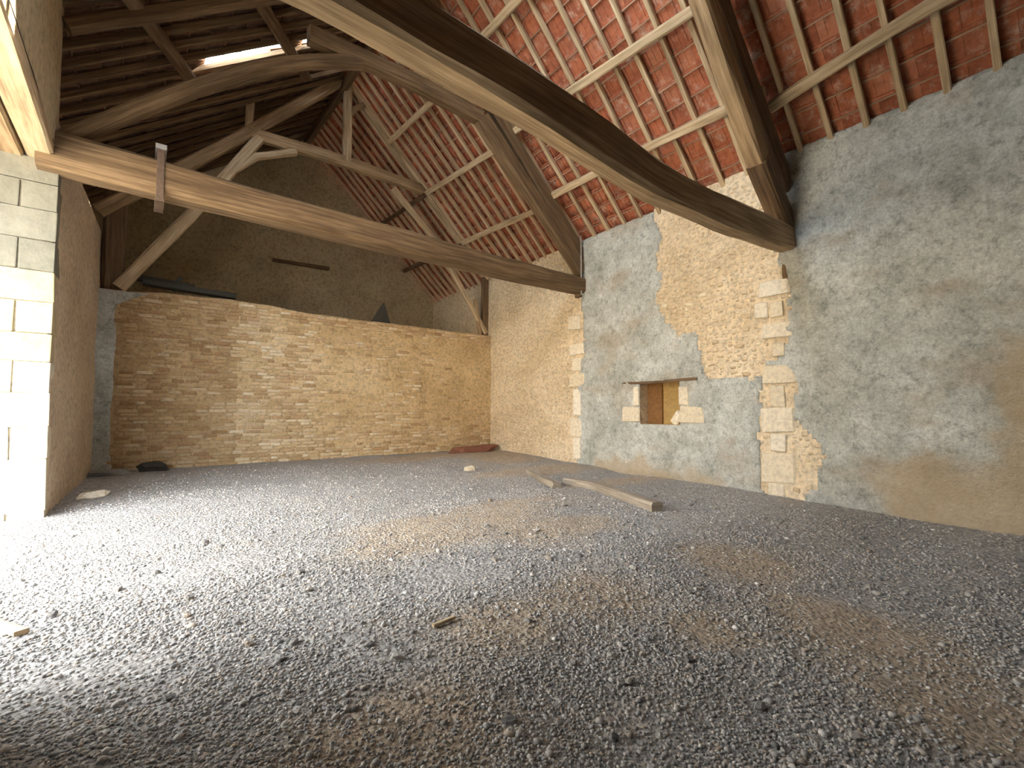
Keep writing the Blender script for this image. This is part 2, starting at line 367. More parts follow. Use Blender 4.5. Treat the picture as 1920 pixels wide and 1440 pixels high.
for k, i in cells:
    if not isr[k, i]: continue
    F.append((rv(k, i, 1), rv(k + 1, i, 1), rv(k + 1, i + 1, 1), rv(k, i + 1, 1)))
    for (ok, oi, e) in ((k - 1, i, ((k, i), (k, i + 1))), (k + 1, i, ((k + 1, i + 1), (k + 1, i))), (k, i - 1, ((k + 1, i), (k, i))), (k, i + 1, ((k, i + 1), (k + 1, i + 1)))):
        if not (0 <= ok < nzz - 1 and 0 <= oi < ny - 1) or not isr[ok, oi]:
            F.append((rv(*e[0], 1), rv(*e[1], 1), rv(*e[1], 0), rv(*e[0], 0)))
me = mesh('cement_render', V, F, M_RENDER)
def stain_at(y, z):
    n = 0
    for a_, b_ in ((0, 0), (.09, 0), (-.09, 0), (0, .09), (0, -.09), (.18, 0), (-.18, 0), (0, .18), (0, -.18)):
        yy = y + a_ + .2 * nz(y, z, 1, 2.5) + .09 * nz(y, z, 9, 8); zz_ = z + b_ + .2 * nz(y, z, 3, 2.5) + .09 * nz(y, z, 11, 8)
        n += any(inpoly(yy, zz_, p_) for p_ in STAIN)
    return .75 * n / 9
me.attributes.new('stain', 'FLOAT', 'POINT').data.foreach_set('value', [stain_at(v_[1], v_[2]) if v_[2] < 2.9 and v_[1] < 7.6 else 0. for v_ in V])
tag(link('cement_render', me, parent=wall_r, smooth=True), 'patchy grey cement render')

# stones: a few shared shapes, unit size, front towards -X
def stone_mesh(seed, rough=.10, mat=None, rnd=.2):
    bm = bmesh.new(); bmesh.ops.create_cube(bm, size=1.0)
    bmesh.ops.bevel(bm, geom=bm.edges[:], offset=rnd, segments=1, affect='EDGES')
    for v_ in bm.verts:
        c = v_.co; c += Vector((nz(*c, 1.7, seed), nz(*c, 1.7, seed + 9), nz(*c, 1.7, seed + 21))) * rough * 1.6
    me = bpy.data.meshes.new('stone'); bm.to_mesh(me); bm.free(); me.materials.append(mat); return me
QM = [stone_mesh(s * 3.3, .06, M_QUOIN, .06) for s in range(5)]
SM = [stone_mesh(s * 5.1 + 2, .14, M_RUBBLE, .22) for s in range(6)]
QUOINS = [(3.47, 3.21, 3.01, 3.46), (3.54, 2.88, 3.34, 3.13), (3.30, 2.85, 3.1, 3.1), (3.43, 2.52, 2.95, 2.77), (3.28, 2.23, 3.1, 2.43), (3.44, 1.79, 2.96, 2.08), (3.32, 1.42, 3.11, 1.76),
          (3.48, 1.0, 2.98, 1.39), (3.34, .70, 3.11, .99), (3.49, .22, 3.01, .68), (3.4, -.06, 3.15, .20),
          (8.04, 3.31, 7.67, 3.64), (8.01, 2.68, 7.52, 2.94), (7.92, 2.30, 7.62, 2.62), (8.01, 1.94, 7.52, 2.24), (7.89, 1.25, 7.65, 1.86), (7.98, .75, 7.62, 1.18), (7.9, .2, 7.66, .7),
          (6.37, 1.12, 5.95, 1.44), (6.08, 1.47, 5.95, 1.85), (5.0, 1.13, 4.51, 1.43), (5.0, 1.46, 4.81, 1.8)]
for n_, (y1, z0, y0, z1) in enumerate(QUOINS):
    o = link('quoin_stone', QM[n_ % 5], parent=wall_r)
    yc, zc = (y0 + y1) / 2, (z0 + z1) / 2
    near_win = 4.4 < yc < 6.5
    o.location = (wallx(yc) + (.12 if not near_win else .115), yc, zc)
    o.scale = (.34, (y1 - y0) * 1.02, (z1 - z0) * 1.02)
# rubble picked out where the wall is bare
placed = []; tries = 0
def region_ok(y, z):
    return z < z_right(wallx(y), y) - .1 and z > floor_z(wallx(y), y) + .05 and bare(y, z)
while len(placed) < 255 and tries < 40000:
    tries += 1
    rr = random.random()
    if rr < .55: y, z = random.uniform(2.9, 5.6), random.uniform(1.95, 5.3)
    elif rr < .85: y, z = random.uniform(7.7, 11.4), random.uniform(.2, 5.2)
    elif rr < .93: y, z = random.uniform(2.4, 3.6), random.uniform(0, 2.1)
    else: y, z = random.uniform(.25, 2.0), random.uniform(0, 2.2)
    if rr < .55 and random.random() > 1.25 - z / 5.5: continue
    w, h = random.uniform(.07, .20), random.uniform(.045, .10)
    if not region_ok(y, z): continue
    if any(abs(y - a[0]) < (w + a[2]) / 2 + .012 and abs(z - a[1]) < (h + a[3]) / 2 + .012 for a in placed): continue
    if any(q[2] - .05 - w / 2 < y < q[0] + .05 + w / 2 and q[1] - .05 - h / 2 < z < q[3] + .05 + h / 2 for q in QUOINS): continue
    placed.append((y, z, w, h))
    o = link('stone', SM[len(placed) % 6], parent=wall_r)
    o.location = (wallx(y) + wall_off(y, z) + .040, y, z); o.scale = (.12, w, h); o.rotation_euler = (random.uniform(-.15, .15), 0, 0)
# the smaller stones between, past counting
M_RUBBLEF = mat_blocks('rubble_stone_field', RUBC, 'island'); small = []; tries = 0
cellmap = {}
def clash(y, z, w, h):
    cy, cz = int(y / .25), int(z / .25)
    for a_ in (-1, 0, 1):
        for b_ in (-1, 0, 1):
            for q in cellmap.get((cy + a_, cz + b_), ()):
                if abs(y - q[0]) < (w + q[2]) / 2 + .006 and abs(z - q[1]) < (h + q[3]) / 2 + .006: return True
    return False
def put(q): cellmap.setdefault((int(q[0] / .25), int(q[1] / .25)), []).append(q)
for q in placed: put(q)
while len(small) < 1500 and tries < 20000:
    tries += 1
    if random.random() < .5: y, z = random.uniform(2.9, 5.6), random.uniform(1.95, 5.3)
    elif random.random() < .8: y, z = random.uniform(7.7, 11.4), random.uniform(.2, 5.4)
    else: y, z = random.uniform(2.4, 3.6), random.uniform(0, 2.1)
    w, h = random.uniform(.04, .13), random.uniform(.03, .07)
    if clash(y, z, w, h) or not region_ok(y, z): continue
    if any(q[2] - .03 - w / 2 < y < q[0] + .03 + w / 2 and q[1] - .03 - h / 2 < z < q[3] + .03 + h / 2 for q in QUOINS): continue
    small.append((y, z, w, h)); put((y, z, w, h))
def trs(loc, sc, rot=(0, 0, 0)):
    return Matrix.Translation(loc) @ Euler(rot).to_matrix().to_4x4() @ Matrix.Diagonal((*sc, 1))
def joined(name, src, items, mat, parent, label=None):
    bv = np.array([v_.co[:] for v_ in src.vertices]); polys = [list(p_.vertices) for p_ in src.polygons]
    tri = []
    for p_ in polys:
        for i in range(1, len(p_) - 1): tri.append((p_[0], p_[i], p_[i + 1]))
    tri = np.array(tri); Vs = []; Fs = []; n = 0
    for Mx in items:
        Mx = np.array(Mx); Vs.append(bv @ Mx[:3, :3].T + Mx[:3, 3]); Fs.append(tri + n); n += len(bv)
    o = link(name, fast_mesh(name, np.concatenate(Vs), np.concatenate(Fs), mat), parent=parent); o['kind'] = 'stuff'
    return o
joined('small_rubble', SM[1], [trs((wallx(y) + wall_off(y, z) + .028, y, z), (.08, w, h), (random.uniform(-.2, .2), 0, 0)) for y, z, w, h in small], M_RUBBLEF, wall_r)
# window niche
win = empty('window_1', (wallx(5.47) + .3, 5.47, WZ0)); tag(win, 'small square niche boarded with ochre panels in right wall', 'window', kind='structure')
def boxobj(name, x0, x1, y0, y1, z0, z1, mat, parent=None, bev=.01):
    bm = bmesh.new(); vs = [bm.verts.new(q) for q in boxv(x0, x1, y0, y1, z0, z1)]
    for f in BOXF: bm.faces.new([vs[i] for i in f])
    if bev: bmesh.ops.bevel(bm, geom=bm.edges[:], offset=bev, segments=1, affect='EDGES')
    me = bpy.data.meshes.new(name); bm.to_mesh(me); bm.free(); me.materials.append(mat)
    return link(name, me, parent=parent)
boxobj('panel', wallx(5.4) + .34, wallx(5.4) + .37, 4.98, 5.72, WZ0 - .03, WZ1 + .03, M_OCHRE, win)
boxobj('panel', wallx(5.4) + .28, wallx(5.4) + .31, 5.60, 5.97, WZ0 - .03, WZ1 + .03, plain('rust_brown_board', (.24, .115, .035)), win)
boxobj('sill', wallx(5.4) + .02, wallx(5.4) + .40, 5.0, 5.95, WZ0 - .03, WZ0 + .005, plain('niche_sill', (.5, .38, .2)), win, .004)
timber('lintel', [(wallx(6.5) + .03, 6.56, 1.945), (wallx(5.6) + .03, 5.6, 1.925), (wallx(4.6) + .03, 4.62, 1.95)], .14, .05, M_WOODD, win)
o = tag(link('stone', stone_mesh(77, .16, M_QUOIN, .2)), 'pale wedge of stone leaning in the corner of the niche', 'stone')
o.location = (wallx(5.1) + .07, 5.13, WZ0 + .12); o.scale = (.09, .16, .27); o.rotation_euler = (.45, 0, 0)

# ---------------------------------------------------------------- brick partition wall at the back
BY = 11.5
def brick_top(x): return 3.63 + .10 * math.exp(-((x - 1.4) / 1.2) ** 2) - .0 * x + .03 * nz(x, 0, 0, 1.5)
NXb = 110; bx = np.linspace(-.70, 8.40, NXb); V = []; F = []
zz = np.linspace(-.3, 1, 48)
for k in range(48):
    for x in bx:
        top = brick_top(x); z = -.3 + (top + .3) * k / 47
        V.append((x, BY + .022 + .016 * nz(x, z, 0, 3) + .02 * fbm(x, z, 5, .6, 3), z))
for k in range(47):
    for i in range(NXb - 1): F.append((k * NXb + i, k * NXb + i + 1, (k + 1) * NXb + i + 1, (k + 1) * NXb + i))
n0 = len(V)
for x in bx: V.append((x, BY + .42, brick_top(x) + .01))
for i in range(NXb - 1): F.append((47 * NXb + i, 47 * NXb + i + 1, n0 + i + 1, n0 + i))
n1 = len(V)
for x in bx: V.append((x, BY + .42, -.3))
for i in range(NXb - 1): F.append((n0 + i, n0 + i + 1, n1 + i + 1, n1 + i))
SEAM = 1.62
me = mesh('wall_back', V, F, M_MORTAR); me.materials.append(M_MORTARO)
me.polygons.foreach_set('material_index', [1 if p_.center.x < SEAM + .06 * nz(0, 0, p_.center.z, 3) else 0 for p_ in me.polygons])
wall_b = tag(link('wall_back', me, smooth=True), 'low partition wall of weathered pale brick across the barn', 'wall', kind='structure')
def bm_brick(seed):
    bm = bmesh.new(); bmesh.ops.create_cube(bm, size=1.0)
    bmesh.ops.bevel(bm, geom=bm.edges[:], offset=.07, segments=1, affect='EDGES')
    for v_ in bm.verts:
        c = v_.co; c += Vector((nz(*c, 1.5, seed), nz(*c, 1.5, seed + 5), nz(*c, 1.5, seed + 11))) * .07
    me = bpy.data.meshes.new('brick'); bm.to_mesh(me); bm.free(); me.materials.append(M_BRICK); return me
BM = [bm_brick(s * 4.4) for s in range(5)]; BMO = [m_.copy() for m_ in BM]
for m_ in BMO: m_.materials[0] = M_BRICKO; m_.name = 'brick'
bricks = []
CH = .074
for k in range(60):
    z = .02 + k * CH; x = -.20 - random.random() * .25
    while x < 8.3:
        L_ = random.choice([.22, .24, .26, .20, .13, .30]); xc = x + L_ / 2; x += L_ + .014
        top = brick_top(xc)
        if z > top - .05 or xc > 8.28 or xc < -.35: continue
        fz = z / top; vis = .25 + .75 * max(0, 1 - fz * 1.55) + (.7 if z > top - .22 else 0) + (.35 if xc < 3.2 else 0)
        vis += .6 * nz(xc, z, 3, .9)
        if xc > 6.2 and .25 < fz < .92: vis -= .35
        if random.random() > vis: continue
        pr = .012 + .016 * random.random()
        if random.random() < .04: pr += .012
        bricks.append((xc, z + random.uniform(-.006, .006), L_ * random.uniform(.88, 1), CH * random.uniform(.70, .88), pr))
def surf_b(x, z): return BY + .022 + .016 * nz(x, z, 0, 3) + .02 * fbm(x, z, 5, .6, 3)
def apparent(bk):  # how large it shows: nearer ones and bigger faces first
    return bk[2] * bk[3] / (bk[0] ** 2 + BY ** 2) * (1 + 4 * max(0, bk[4] - .02) / .02) * (1.5 if bk[1] < 1.6 else 1)
bricks.sort(key=apparent, reverse=True)
for n_, (x, z, L_, h_, pr) in enumerate(bricks[:300]):
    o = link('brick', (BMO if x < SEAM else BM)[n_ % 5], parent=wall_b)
    o.location = (x, surf_b(x, z) - pr + .045, z); o.scale = (L_, .09, h_); o.rotation_euler = (0, random.uniform(-.02, .02), random.uniform(-.03, .03))
for nm_, m_, sel in (('brick_courses', M_BRICKF, lambda x: x >= SEAM), ('old_shaded_brick_courses', M_BRICKOF, lambda x: x < SEAM)):
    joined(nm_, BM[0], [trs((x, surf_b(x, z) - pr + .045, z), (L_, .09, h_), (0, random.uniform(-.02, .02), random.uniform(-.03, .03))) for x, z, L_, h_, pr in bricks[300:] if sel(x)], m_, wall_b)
# smear of cement on the left end of the partition
V = []; F = []; nxs, nzs = 9, 60
for k in range(nzs):
    for i in range(nxs):
        z = -.2 + (brick_top(-.4) + .2) * k / (nzs - 1); wdt = .34 + .10 * nz(0, z, 3, 1.3) + (.55 if z > 3.35 else 0) * max(0, (z - 3.35) / .3)
        x = -.72 + wdt * i / (nxs - 1); ed = 1 if 0 < i < nxs - 1 else (.0 if i else 1)
        V.append((x, surf_b(x, z) - .035 * ed - .01 * nz(x, z, 2, 4) + (.02 if i == nxs - 1 else 0), z))
for k in range(nzs - 1):
    for i in range(nxs - 1): F.append((k * nxs + i, k * nxs + i + 1, (k + 1) * nxs + i + 1, (k + 1) * nxs + i))
tag(link('cement_strip', mesh('cement_strip', V, F, M_RENDER), parent=wall_b, smooth=True), 'grey cement smear')

# ---------------------------------------------------------------- far gable
V = []; F = []; GY = 15.4
gxs = np.linspace(-3.7, 8.7, 70); ngz = 40
for k in range(ngz):
    for x in gxs:
        top = min(z_right(x, GY), z_left(x, GY)) + .19; z = -.3 + (top + .3) * k / (ngz - 1)
        V.append((x, GY + .03 * fbm(x, z, 1, .7, 4), z))
for k in range(ngz - 1):
    for i in range(69): F.append((k * 70 + i, k * 70 + i + 1, (k + 1) * 70 + i + 1, (k + 1) * 70 + i))
tag(link('wall_gable', mesh('wall_gable', V, F, M_PLASTER), smooth=True), 'dim plastered gable wall at the far end', 'wall', kind='structure')

# ---------------------------------------------------------------- left side: wall beyond the doorway, jamb, wall over the doorway
JY = 7.66
def grid_wall(name, p0, p1, z0, z1, mat, nxy=40, nz_=50, amp=.02):
    (xa, ya), (xb, yb) = p0, p1; d = Vector((xb - xa, yb - ya)).normalized(); nrm = Vector((d.y, -d.x)); V = []; F = []
    for k in range(nz_):
        for i in range(nxy):
            t = i / (nxy - 1); x, y = xa + (xb - xa) * t, ya + (yb - ya) * t; z = z0 + (z1 - z0) * k / (nz_ - 1)
            o_ = amp * fbm(x, y + z * .3, z, .9, 3) * (0 if i in (0, nxy - 1) else 1)
            V.append((x + nrm.x * o_, y + nrm.y * o_, z))
    for k in range(nz_ - 1):
        for i in range(nxy - 1): F.append((k * nxy + i, k * nxy + i + 1, (k + 1) * nxy + i + 1, (k + 1) * nxy + i))
    return V, F
V, F = grid_wall('w', (-.83, JY), (-.62, BY + .4), -.3, 4.75, M_BROWNPL)
n = len(V); V += boxv(-1.4, -.84, JY + .06, BY + .4, -.3, 4.75); F += [tuple(i + n for i in f) for f in BOXF]
wall_l = tag(link('wall_left', mesh('wall_left', V, F, M_BROWNPL)), 'brown plastered wall beside the doorway', 'wall', kind='structure')
# front of the pier: ashlar, course by course, running out of frame to the left
pier = tag(link('wall_pier', mesh('wall_pier', boxv(-3.7, -.86, JY + .02, JY + .40, -.3, 4.9), BOXF, M_PALEM)), 'sunlit pale ashlar pier at the edge of the doorway', 'wall', kind='structure')
courses = [-.25, .20, .80, 1.17, 1.56, 1.92, 2.25, 2.62, 2.98, 3.34, 3.70, 4.02, 4.31]
M_ASHY = mat_blocks('shaded_yellow_limestone', [(.50, .41, .24), (.56, .47, .29), (.46, .37, .21)], scale=5)
M_ASHG = mat_blocks('shaded_grimy_limestone', [(.20, .19, .145), (.24, .23, .18), (.18, .17, .13)], scale=5)  # yellow, then grimy courses also paint in the dimming towards the pier top
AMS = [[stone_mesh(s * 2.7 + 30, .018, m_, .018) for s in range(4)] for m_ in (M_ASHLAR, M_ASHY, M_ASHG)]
for n_, (z0, z1) in enumerate(zip(courses, courses[1:])):
    x = -.83; first = True
    while x > -3.5:
        L_ = random.uniform(.38, .62) if not first else (.55 if n_ % 2 else .30); x1 = x; x0 = x - L_; x = x0 - .006
        dep = (.42 if n_ % 2 == 0 else .20) if first else .16
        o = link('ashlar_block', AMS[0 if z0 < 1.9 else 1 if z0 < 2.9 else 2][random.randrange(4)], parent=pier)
        o.location = ((x0 + x1) / 2 + (.012 if first else 0), JY - .012 + dep / 2, (z0 + z1) / 2); o.scale = (x1 - x0, dep, z1 - z0 - .007)
        first = False
# wall above the doorway, with its lintels, and the wall on this side of it
V, F = grid_wall('w', (-.84, 3.36), (-.84, JY + .02), 4.44, 6.4, M_PLASTER, 40, 20, .012)
n = len(V); V += boxv(-1.36, -.86, 3.36, JY, 4.44, 6.3); F += [tuple(i + n for i in f) for f in BOXF]
tag(link('wall_over_doorway', mesh('wall_over_doorway', V, F, M_PLASTER)), 'dusty plastered wall above the doorway lintel', 'wall', kind='structure')
tag(timber('lintel_beam', [(-.97, 3.37, 4.37), (-.97, JY + .05, 4.37)], .25, .15, M_WOODP), 'bleached inner lintel beam over the doorway', 'beam')
tag(timber('lintel_beam', [(-1.24, 3.37, 4.36), (-1.24, JY + .05, 4.36)], .25, .15, M_WOOD), 'outer lintel beam over the doorway, farther from the room', 'beam')
tag(link('wall_near_left', mesh('wall_near_left', boxv(-1.4, -.84, -3.3, 3.35, -.3, 6.3), BOXF, M_DARKPL)), 'plastered wall on the near side of the doorway', 'wall', kind='structure')
tag(link('wall_front', mesh('wall_front', boxv(-1.4, 8.9, -3.5, -3.1, -.3, 9.6), BOXF, M_DARKPL)), 'plastered wall behind the viewer', 'wall', kind='structure')
tag(link('wall_aisle', mesh('wall_aisle', boxv(-3.9, -3.55, JY, 15.6, -.3, 4.6), BOXF, M_PLASTER)), 'outer wall of the low aisle behind the left wall', 'wall', kind='structure')
tag(link('wall_aisle_end', mesh('wall_aisle_end', boxv(-3.7, -.9, JY + .05, JY + .4, 4.85, 6.3), BOXF, M_PLASTER)), 'wall closing the aisle above the pier', 'wall', kind='structure')

# ---------------------------------------------------------------- yard outside the doorway
tag(link('floor_yard', mesh('floor_yard', [(-60, -50, -.14), (-1.38, -50, -.14), (-1.38, 60, -.14), (-60, 60, -.14)], [(0, 1, 2, 3)], M_YARD)), 'pale grit yard outside the doorway', 'ground', kind='structure')
V = boxv(-20, -15, -12, 22, -.2, 4.6); F = list(BOXF); n = len(V)
V += [(-20.3, -12.3, 4.5), (-14.7, -12.3, 4.5), (-14.7, 22.3, 4.5), (-20.3, 22.3, 4.5), (-17.5, -12.3, 6.2), (-17.5, 22.3, 6.2)]
F += [(n, n + 3, n + 2, n + 1), (n + 1, n + 2, n + 5, n + 4), (n, n + 4, n + 5, n + 3), (n, n + 1, n + 4), (n + 2, n + 3, n + 5)]
tag(link('wall_across_yard', mesh('wall_across_yard', V, F, M_FACADE)), 'sunlit stone outbuilding across the yard', 'building', kind='structure')

# ---------------------------------------------------------------- roof
def tile_mesh():
    """interlocking clay tile seen from below: flat bed, side ribs, head and tail lips, middle rib. x across (0.22), y up the slope (0.36), z out"""
    w, l = .218, .365; bm = bmesh.new()
    def bxx(x0, x1, y0, y1, z0, z1):
        vs = [bm.verts.new(q) for q in boxv(x0, x1, y0, y1, z0, z1)]
        for f in BOXF: bm.faces.new([vs[i] for i in f])
    bxx(-w / 2, w / 2, 0, l, .0, .014)
    bxx(-w / 2 - .022, -w / 2 + .020, .0, l, -.014, .0)
    bxx(-.012, .012, .06, l - .05, -.007, .0)
    bxx(-w / 2 + .020, w / 2, .0, .022, -.026, .0)
    me = bpy.data.meshes.new('tile'); bm.to_mesh(me); bm.free(); return me
TM = tile_mesh(); TM.materials.append(M_TILE)
def slope_frame(side):
    s = SR if side > 0 else SL; n = math.hypot(1, s)
    upv = Vector((-1 / n, 0, s / n)) if side > 0 else Vector((1 / n, 0, s / n))
    out = Vector((s / n, 0, 1 / n)) if side > 0 else Vector((-s / n, 0, 1 / n))
    acr = upv.cross(out)
    return upv, out, acr
def proj(pnt):
    d = Vector(pnt) - Vector((0, 0, CAM_H)); fw = Vector((math.sin(YAW) * math.cos(PITCH), math.cos(YAW) * math.cos(PITCH), math.sin(PITCH)))
    rt = Vector((math.cos(YAW), -math.sin(YAW), 0)); up = rt.cross(fw); z = d.dot(fw)
    if z < .1: return None
    return 960 + FPX * d.dot(rt) / z, 732 - FPX * d.dot(up) / z, z
RAFT = .085
HOLES = []
def build_roof(side, name, label, y0, y1, xe_fn, skip):
    upv, out, acr = slope_frame(side)
    zf = z_right if side > 0 else z_left
    root = tag(empty(name, (ridge_x(6), 6, 9.4)), label, 'roof', kind='structure')
    items = []
    y = y0
    while y < y1:
        xe = xe_fn(y); xr = ridge_x(y); n = math.hypot(1, SR if side > 0 else SL); Ls = abs(xe - xr) * n
        k = 0
        while k * .33 < Ls + .1:
            d = k * .33
            base = Vector((xe, y, zf(xe, y))) + upv * d + out * (RAFT + .045)
            k += 1
            if skip(base): continue
            R = Matrix((acr, upv, out)).transposed().to_4x4()
            tilt = Matrix.Rotation(math.radians(-3.2 + random.uniform(-.8, .8)), 4, 'X') @ Matrix.Rotation(random.uniform(-.012, .012), 4, 'Z')
            Mx = Matrix.Translation(base + out * .018 + out * random.uniform(-.004, .004)) @ R @ tilt
            pr = proj(base); sz = 0
            if pr and -60 < pr[0] < 1980 and -60 < pr[1] < 800: sz = 1 / pr[2] ** 2
            items.append((sz, Mx))
        y += .222
    items.sort(key=lambda q: q[0], reverse=True)
    return root, items
HX = lambda q: False
roof_r, items = build_roof(1, 'roof_right', 'right roof slope of red clay tiles seen from below', -3.2, 15.7, lambda y: wallx(y) + .75, HX)
for sz, Mx in items[:300]:
    o = link('tile', TM, parent=roof_r); o.matrix_basis = Mx
joined('tile_field', TM, [Mx for sz, Mx in items[300:]], M_TILEF, roof_r)
def left_eave(y): return -3.2 if y < JY else -3.75
def skip_left(b):
    # slipped tiles; the near opening is added out of view to light the floor
    x, y = b.x, b.y
    return (.5 < x < 2.7 and 3.1 < y < 4.75) or (.50 < x < 1.72 and 9.60 < y < 9.98) or (1.72 <= x < 2.0 and 9.6 < y < 9.8) or (2.2 < x < 2.45 and 9.6 < y < 9.82) or (2.85 < x < 3.15 and 10.4 < y < 10.6)
roof_l, items_l = build_roof(-1, 'roof_left', 'dark left roof slope with slipped tiles and an added gap letting in daylight', -3.2, 15.7, left_eave, skip_left)
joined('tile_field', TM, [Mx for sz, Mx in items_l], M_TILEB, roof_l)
# rafters under the tiles
def rafter_line(side, y, parent):
    zf = z_right if side > 0 else z_left
    xe = wallx(y) + .5 if side > 0 else left_eave(y) + .1
    xr = ridge_x(y); upv, out, acr = slope_frame(side)
    p0 = Vector((xe, y, zf(xe, y))); p1 = Vector((xr, y, zf(xr, y)))
    off = out * (RAFT / 2 + random.uniform(-.006, .01)); mid = p0.lerp(p1, .5) + Vector((0, random.uniform(-.03, .03), 0))
    dy = random.uniform(-.04, .04)
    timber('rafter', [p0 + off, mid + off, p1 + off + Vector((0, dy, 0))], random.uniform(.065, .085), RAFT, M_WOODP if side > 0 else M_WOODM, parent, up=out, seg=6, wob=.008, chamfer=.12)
y = -2.9
while y < 15.3:
    rafter_line(1, y, roof_r); y += (.44 if y < 7.4 else .33) * random.uniform(.93, 1.07)
y = -2.9
while y < 15.3:
    rafter_line(-1, y, roof_l); y += .44 * random.uniform(.93, 1.07)
def battens(side, parent, m_):
    upv, out, acr = slope_frame(side); zf = z_right if side > 0 else z_left
    for k in range(1, 24):
        pts_ = []
        for y in (-3.1, 1.5, 6.0, 10.5, 15.5):
            xe = wallx(y) + .75 if side > 0 else -3.2
            q = Vector((xe, y, zf(xe, y))) + upv * (k * .33 - .02) + out * (RAFT + .018)
            if (side > 0 and q.x < ridge_x(y) + .05) or (side < 0 and q.x > ridge_x(y) - .05): break
            pts_.append(q)
        if len(pts_) == 5: timber('batten', pts_, .022, .026, m_, parent, up=out, seg=24, wob=.006, chamfer=0.1)
battens(1, roof_r, mat_wood('reddish_batten', (.26, .15, .09), (.44, .27, .17), (.58, .40, .28)))
# ridge beam
tag(timber('ridge_beam', [(ridge_x(-3), -3.1, z_right(ridge_x(-3), -3) - .14), (ridge_x(6), 6, z_right(ridge_x(6), 6) - .17), (ridge_x(15), 15.5, z_right(ridge_x(15), 15) - .14)], .16, .2, M_WOODD), 'dark ridge beam along the top of the roof', 'beam')

# ---------------------------------------------------------------- purlins
def purlin(pts, side, w, h, label, mat=M_WOODP, cat='beam', drop=None):
    upv, out, acr = slope_frame(side); zf = z_right if side > 0 else z_left
    q = []
    for x, y in pts:
        q.append(Vector((x, y, zf(x, y))) - out * (h / 2 + .006))
    return tag(timber('purlin', q, w, h, mat, up=out, wob=.014), label, cat, 'roof purlins')
for nm, lst in (
    ('lowest', [((7.18, 2.95), (7.18, 5.2), (7.22, 7.6)), ((7.33, 7.7), (7.31, 11.45))]),
    ('middle', [((6.14, 2.95), (6.10, 6.0), (6.12, 7.6)), ((6.20, 7.7), (6.14, 11.45))]),
    ('upper', [((4.96, 2.95), (4.93, 6.0), (4.95, 7.6)), ((5.08, 7.7), (5.04, 11.45))])):
    purlin(lst[0], 1, .14, .13, nm + ' purlin on the red tiled slope between nearest and middle truss')
    purlin(lst[1], 1, .13, .12, nm + ' purlin on the red tiled slope between middle and far truss')
purlin(((7.36, 2.95), (7.30, 2.6), (7.12, 1.0), (7.05, -3.0)), 1, .15, .14, 'purlin at top right on the near side of the nearest truss')
purlin(((6.0, 2.95), (6.0, -3.0)), 1, .14, .13, 'upper purlin on the near side of the nearest truss')
purlin(((7.35, 11.6), (7.35, 15.4)), 1, .12, .11, 'lowest purlin running from far truss to the gable', M_WOODD)
purlin(((6.15, 11.6), (6.15, 15.4)), 1, .12, .11, 'middle purlin running from far truss to the gable', M_WOODD)
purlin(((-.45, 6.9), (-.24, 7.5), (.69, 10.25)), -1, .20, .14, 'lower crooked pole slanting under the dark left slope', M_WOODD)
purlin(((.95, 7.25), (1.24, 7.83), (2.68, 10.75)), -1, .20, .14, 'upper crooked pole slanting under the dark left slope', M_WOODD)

# ---------------------------------------------------------------- trusses
# nearest truss
t1 = tag(empty('roof_truss', (3.7, 3.04, 4.0)), 'nearest roof truss with a huge dark tie beam crossing overhead', 'roof truss', 'roof trusses')
Y1 = 3.03
tb = timber('tie_beam', [(-1.2, Y1, 3.93), (1.0, Y1, 3.93), (2.6, Y1, 3.86), (4.5, Y1, 3.68), (6.2, Y1, 3.74), (7.4, Y1, 3.84), (8.25, Y1, 3.90)], .30, .44, M_WOOD, t1, seg=24, wob=.03, ref='bottom', taper=.86)
timber('principal_rafter', [(7.95, Y1 + .02, 4.10), (6.94, Y1 + .02, 4.98), (5.4, Y1 + .02, 6.62), (3.95, Y1 + .02, 8.2)], .24, .30, M_WOOD, t1, up=(.7, 0, .7), wob=.02, ref='bottom')
timber('shaded_foot', [(8.08, Y1 + .02, 3.98), (7.35, Y1 + .02, 4.58), (6.98, Y1 + .02, 4.93)], .27, .36, M_WOODD, t1, up=(.7, 0, .7), wob=.015, ref='bottom')  # dark piece added over the foot to paint in its shadow
timber('upper_rafter', [(8.35, Y1 + .02, 4.62), (6.2, Y1 + .02, 6.66), (3.9, Y1 + .02, 8.86)], .22, .26, M_WOODD, t1, up=(.7, 0, .7), wob=.02)
timber('principal_rafter', [(-.7, Y1 + .02, 4.5), (1.6, Y1 + .02, 6.3), (3.8, Y1 + .02, 8.2)], .24, .30, M_WOOD, t1, up=(-.6, 0, .8), wob=.02, ref='bottom')
timber('wall_post', [(8.12, Y1, 3.4), (8.12, Y1, 5.1)], .24, .26, M_WOODD, t1, up=(1, 0, 0))
timber('corbel', [(8.02, Y1 + .03, 3.42), (8.02, Y1 + .03, 3.90)], .10, .10, M_WOODD, t1, up=(1, 0, 0))
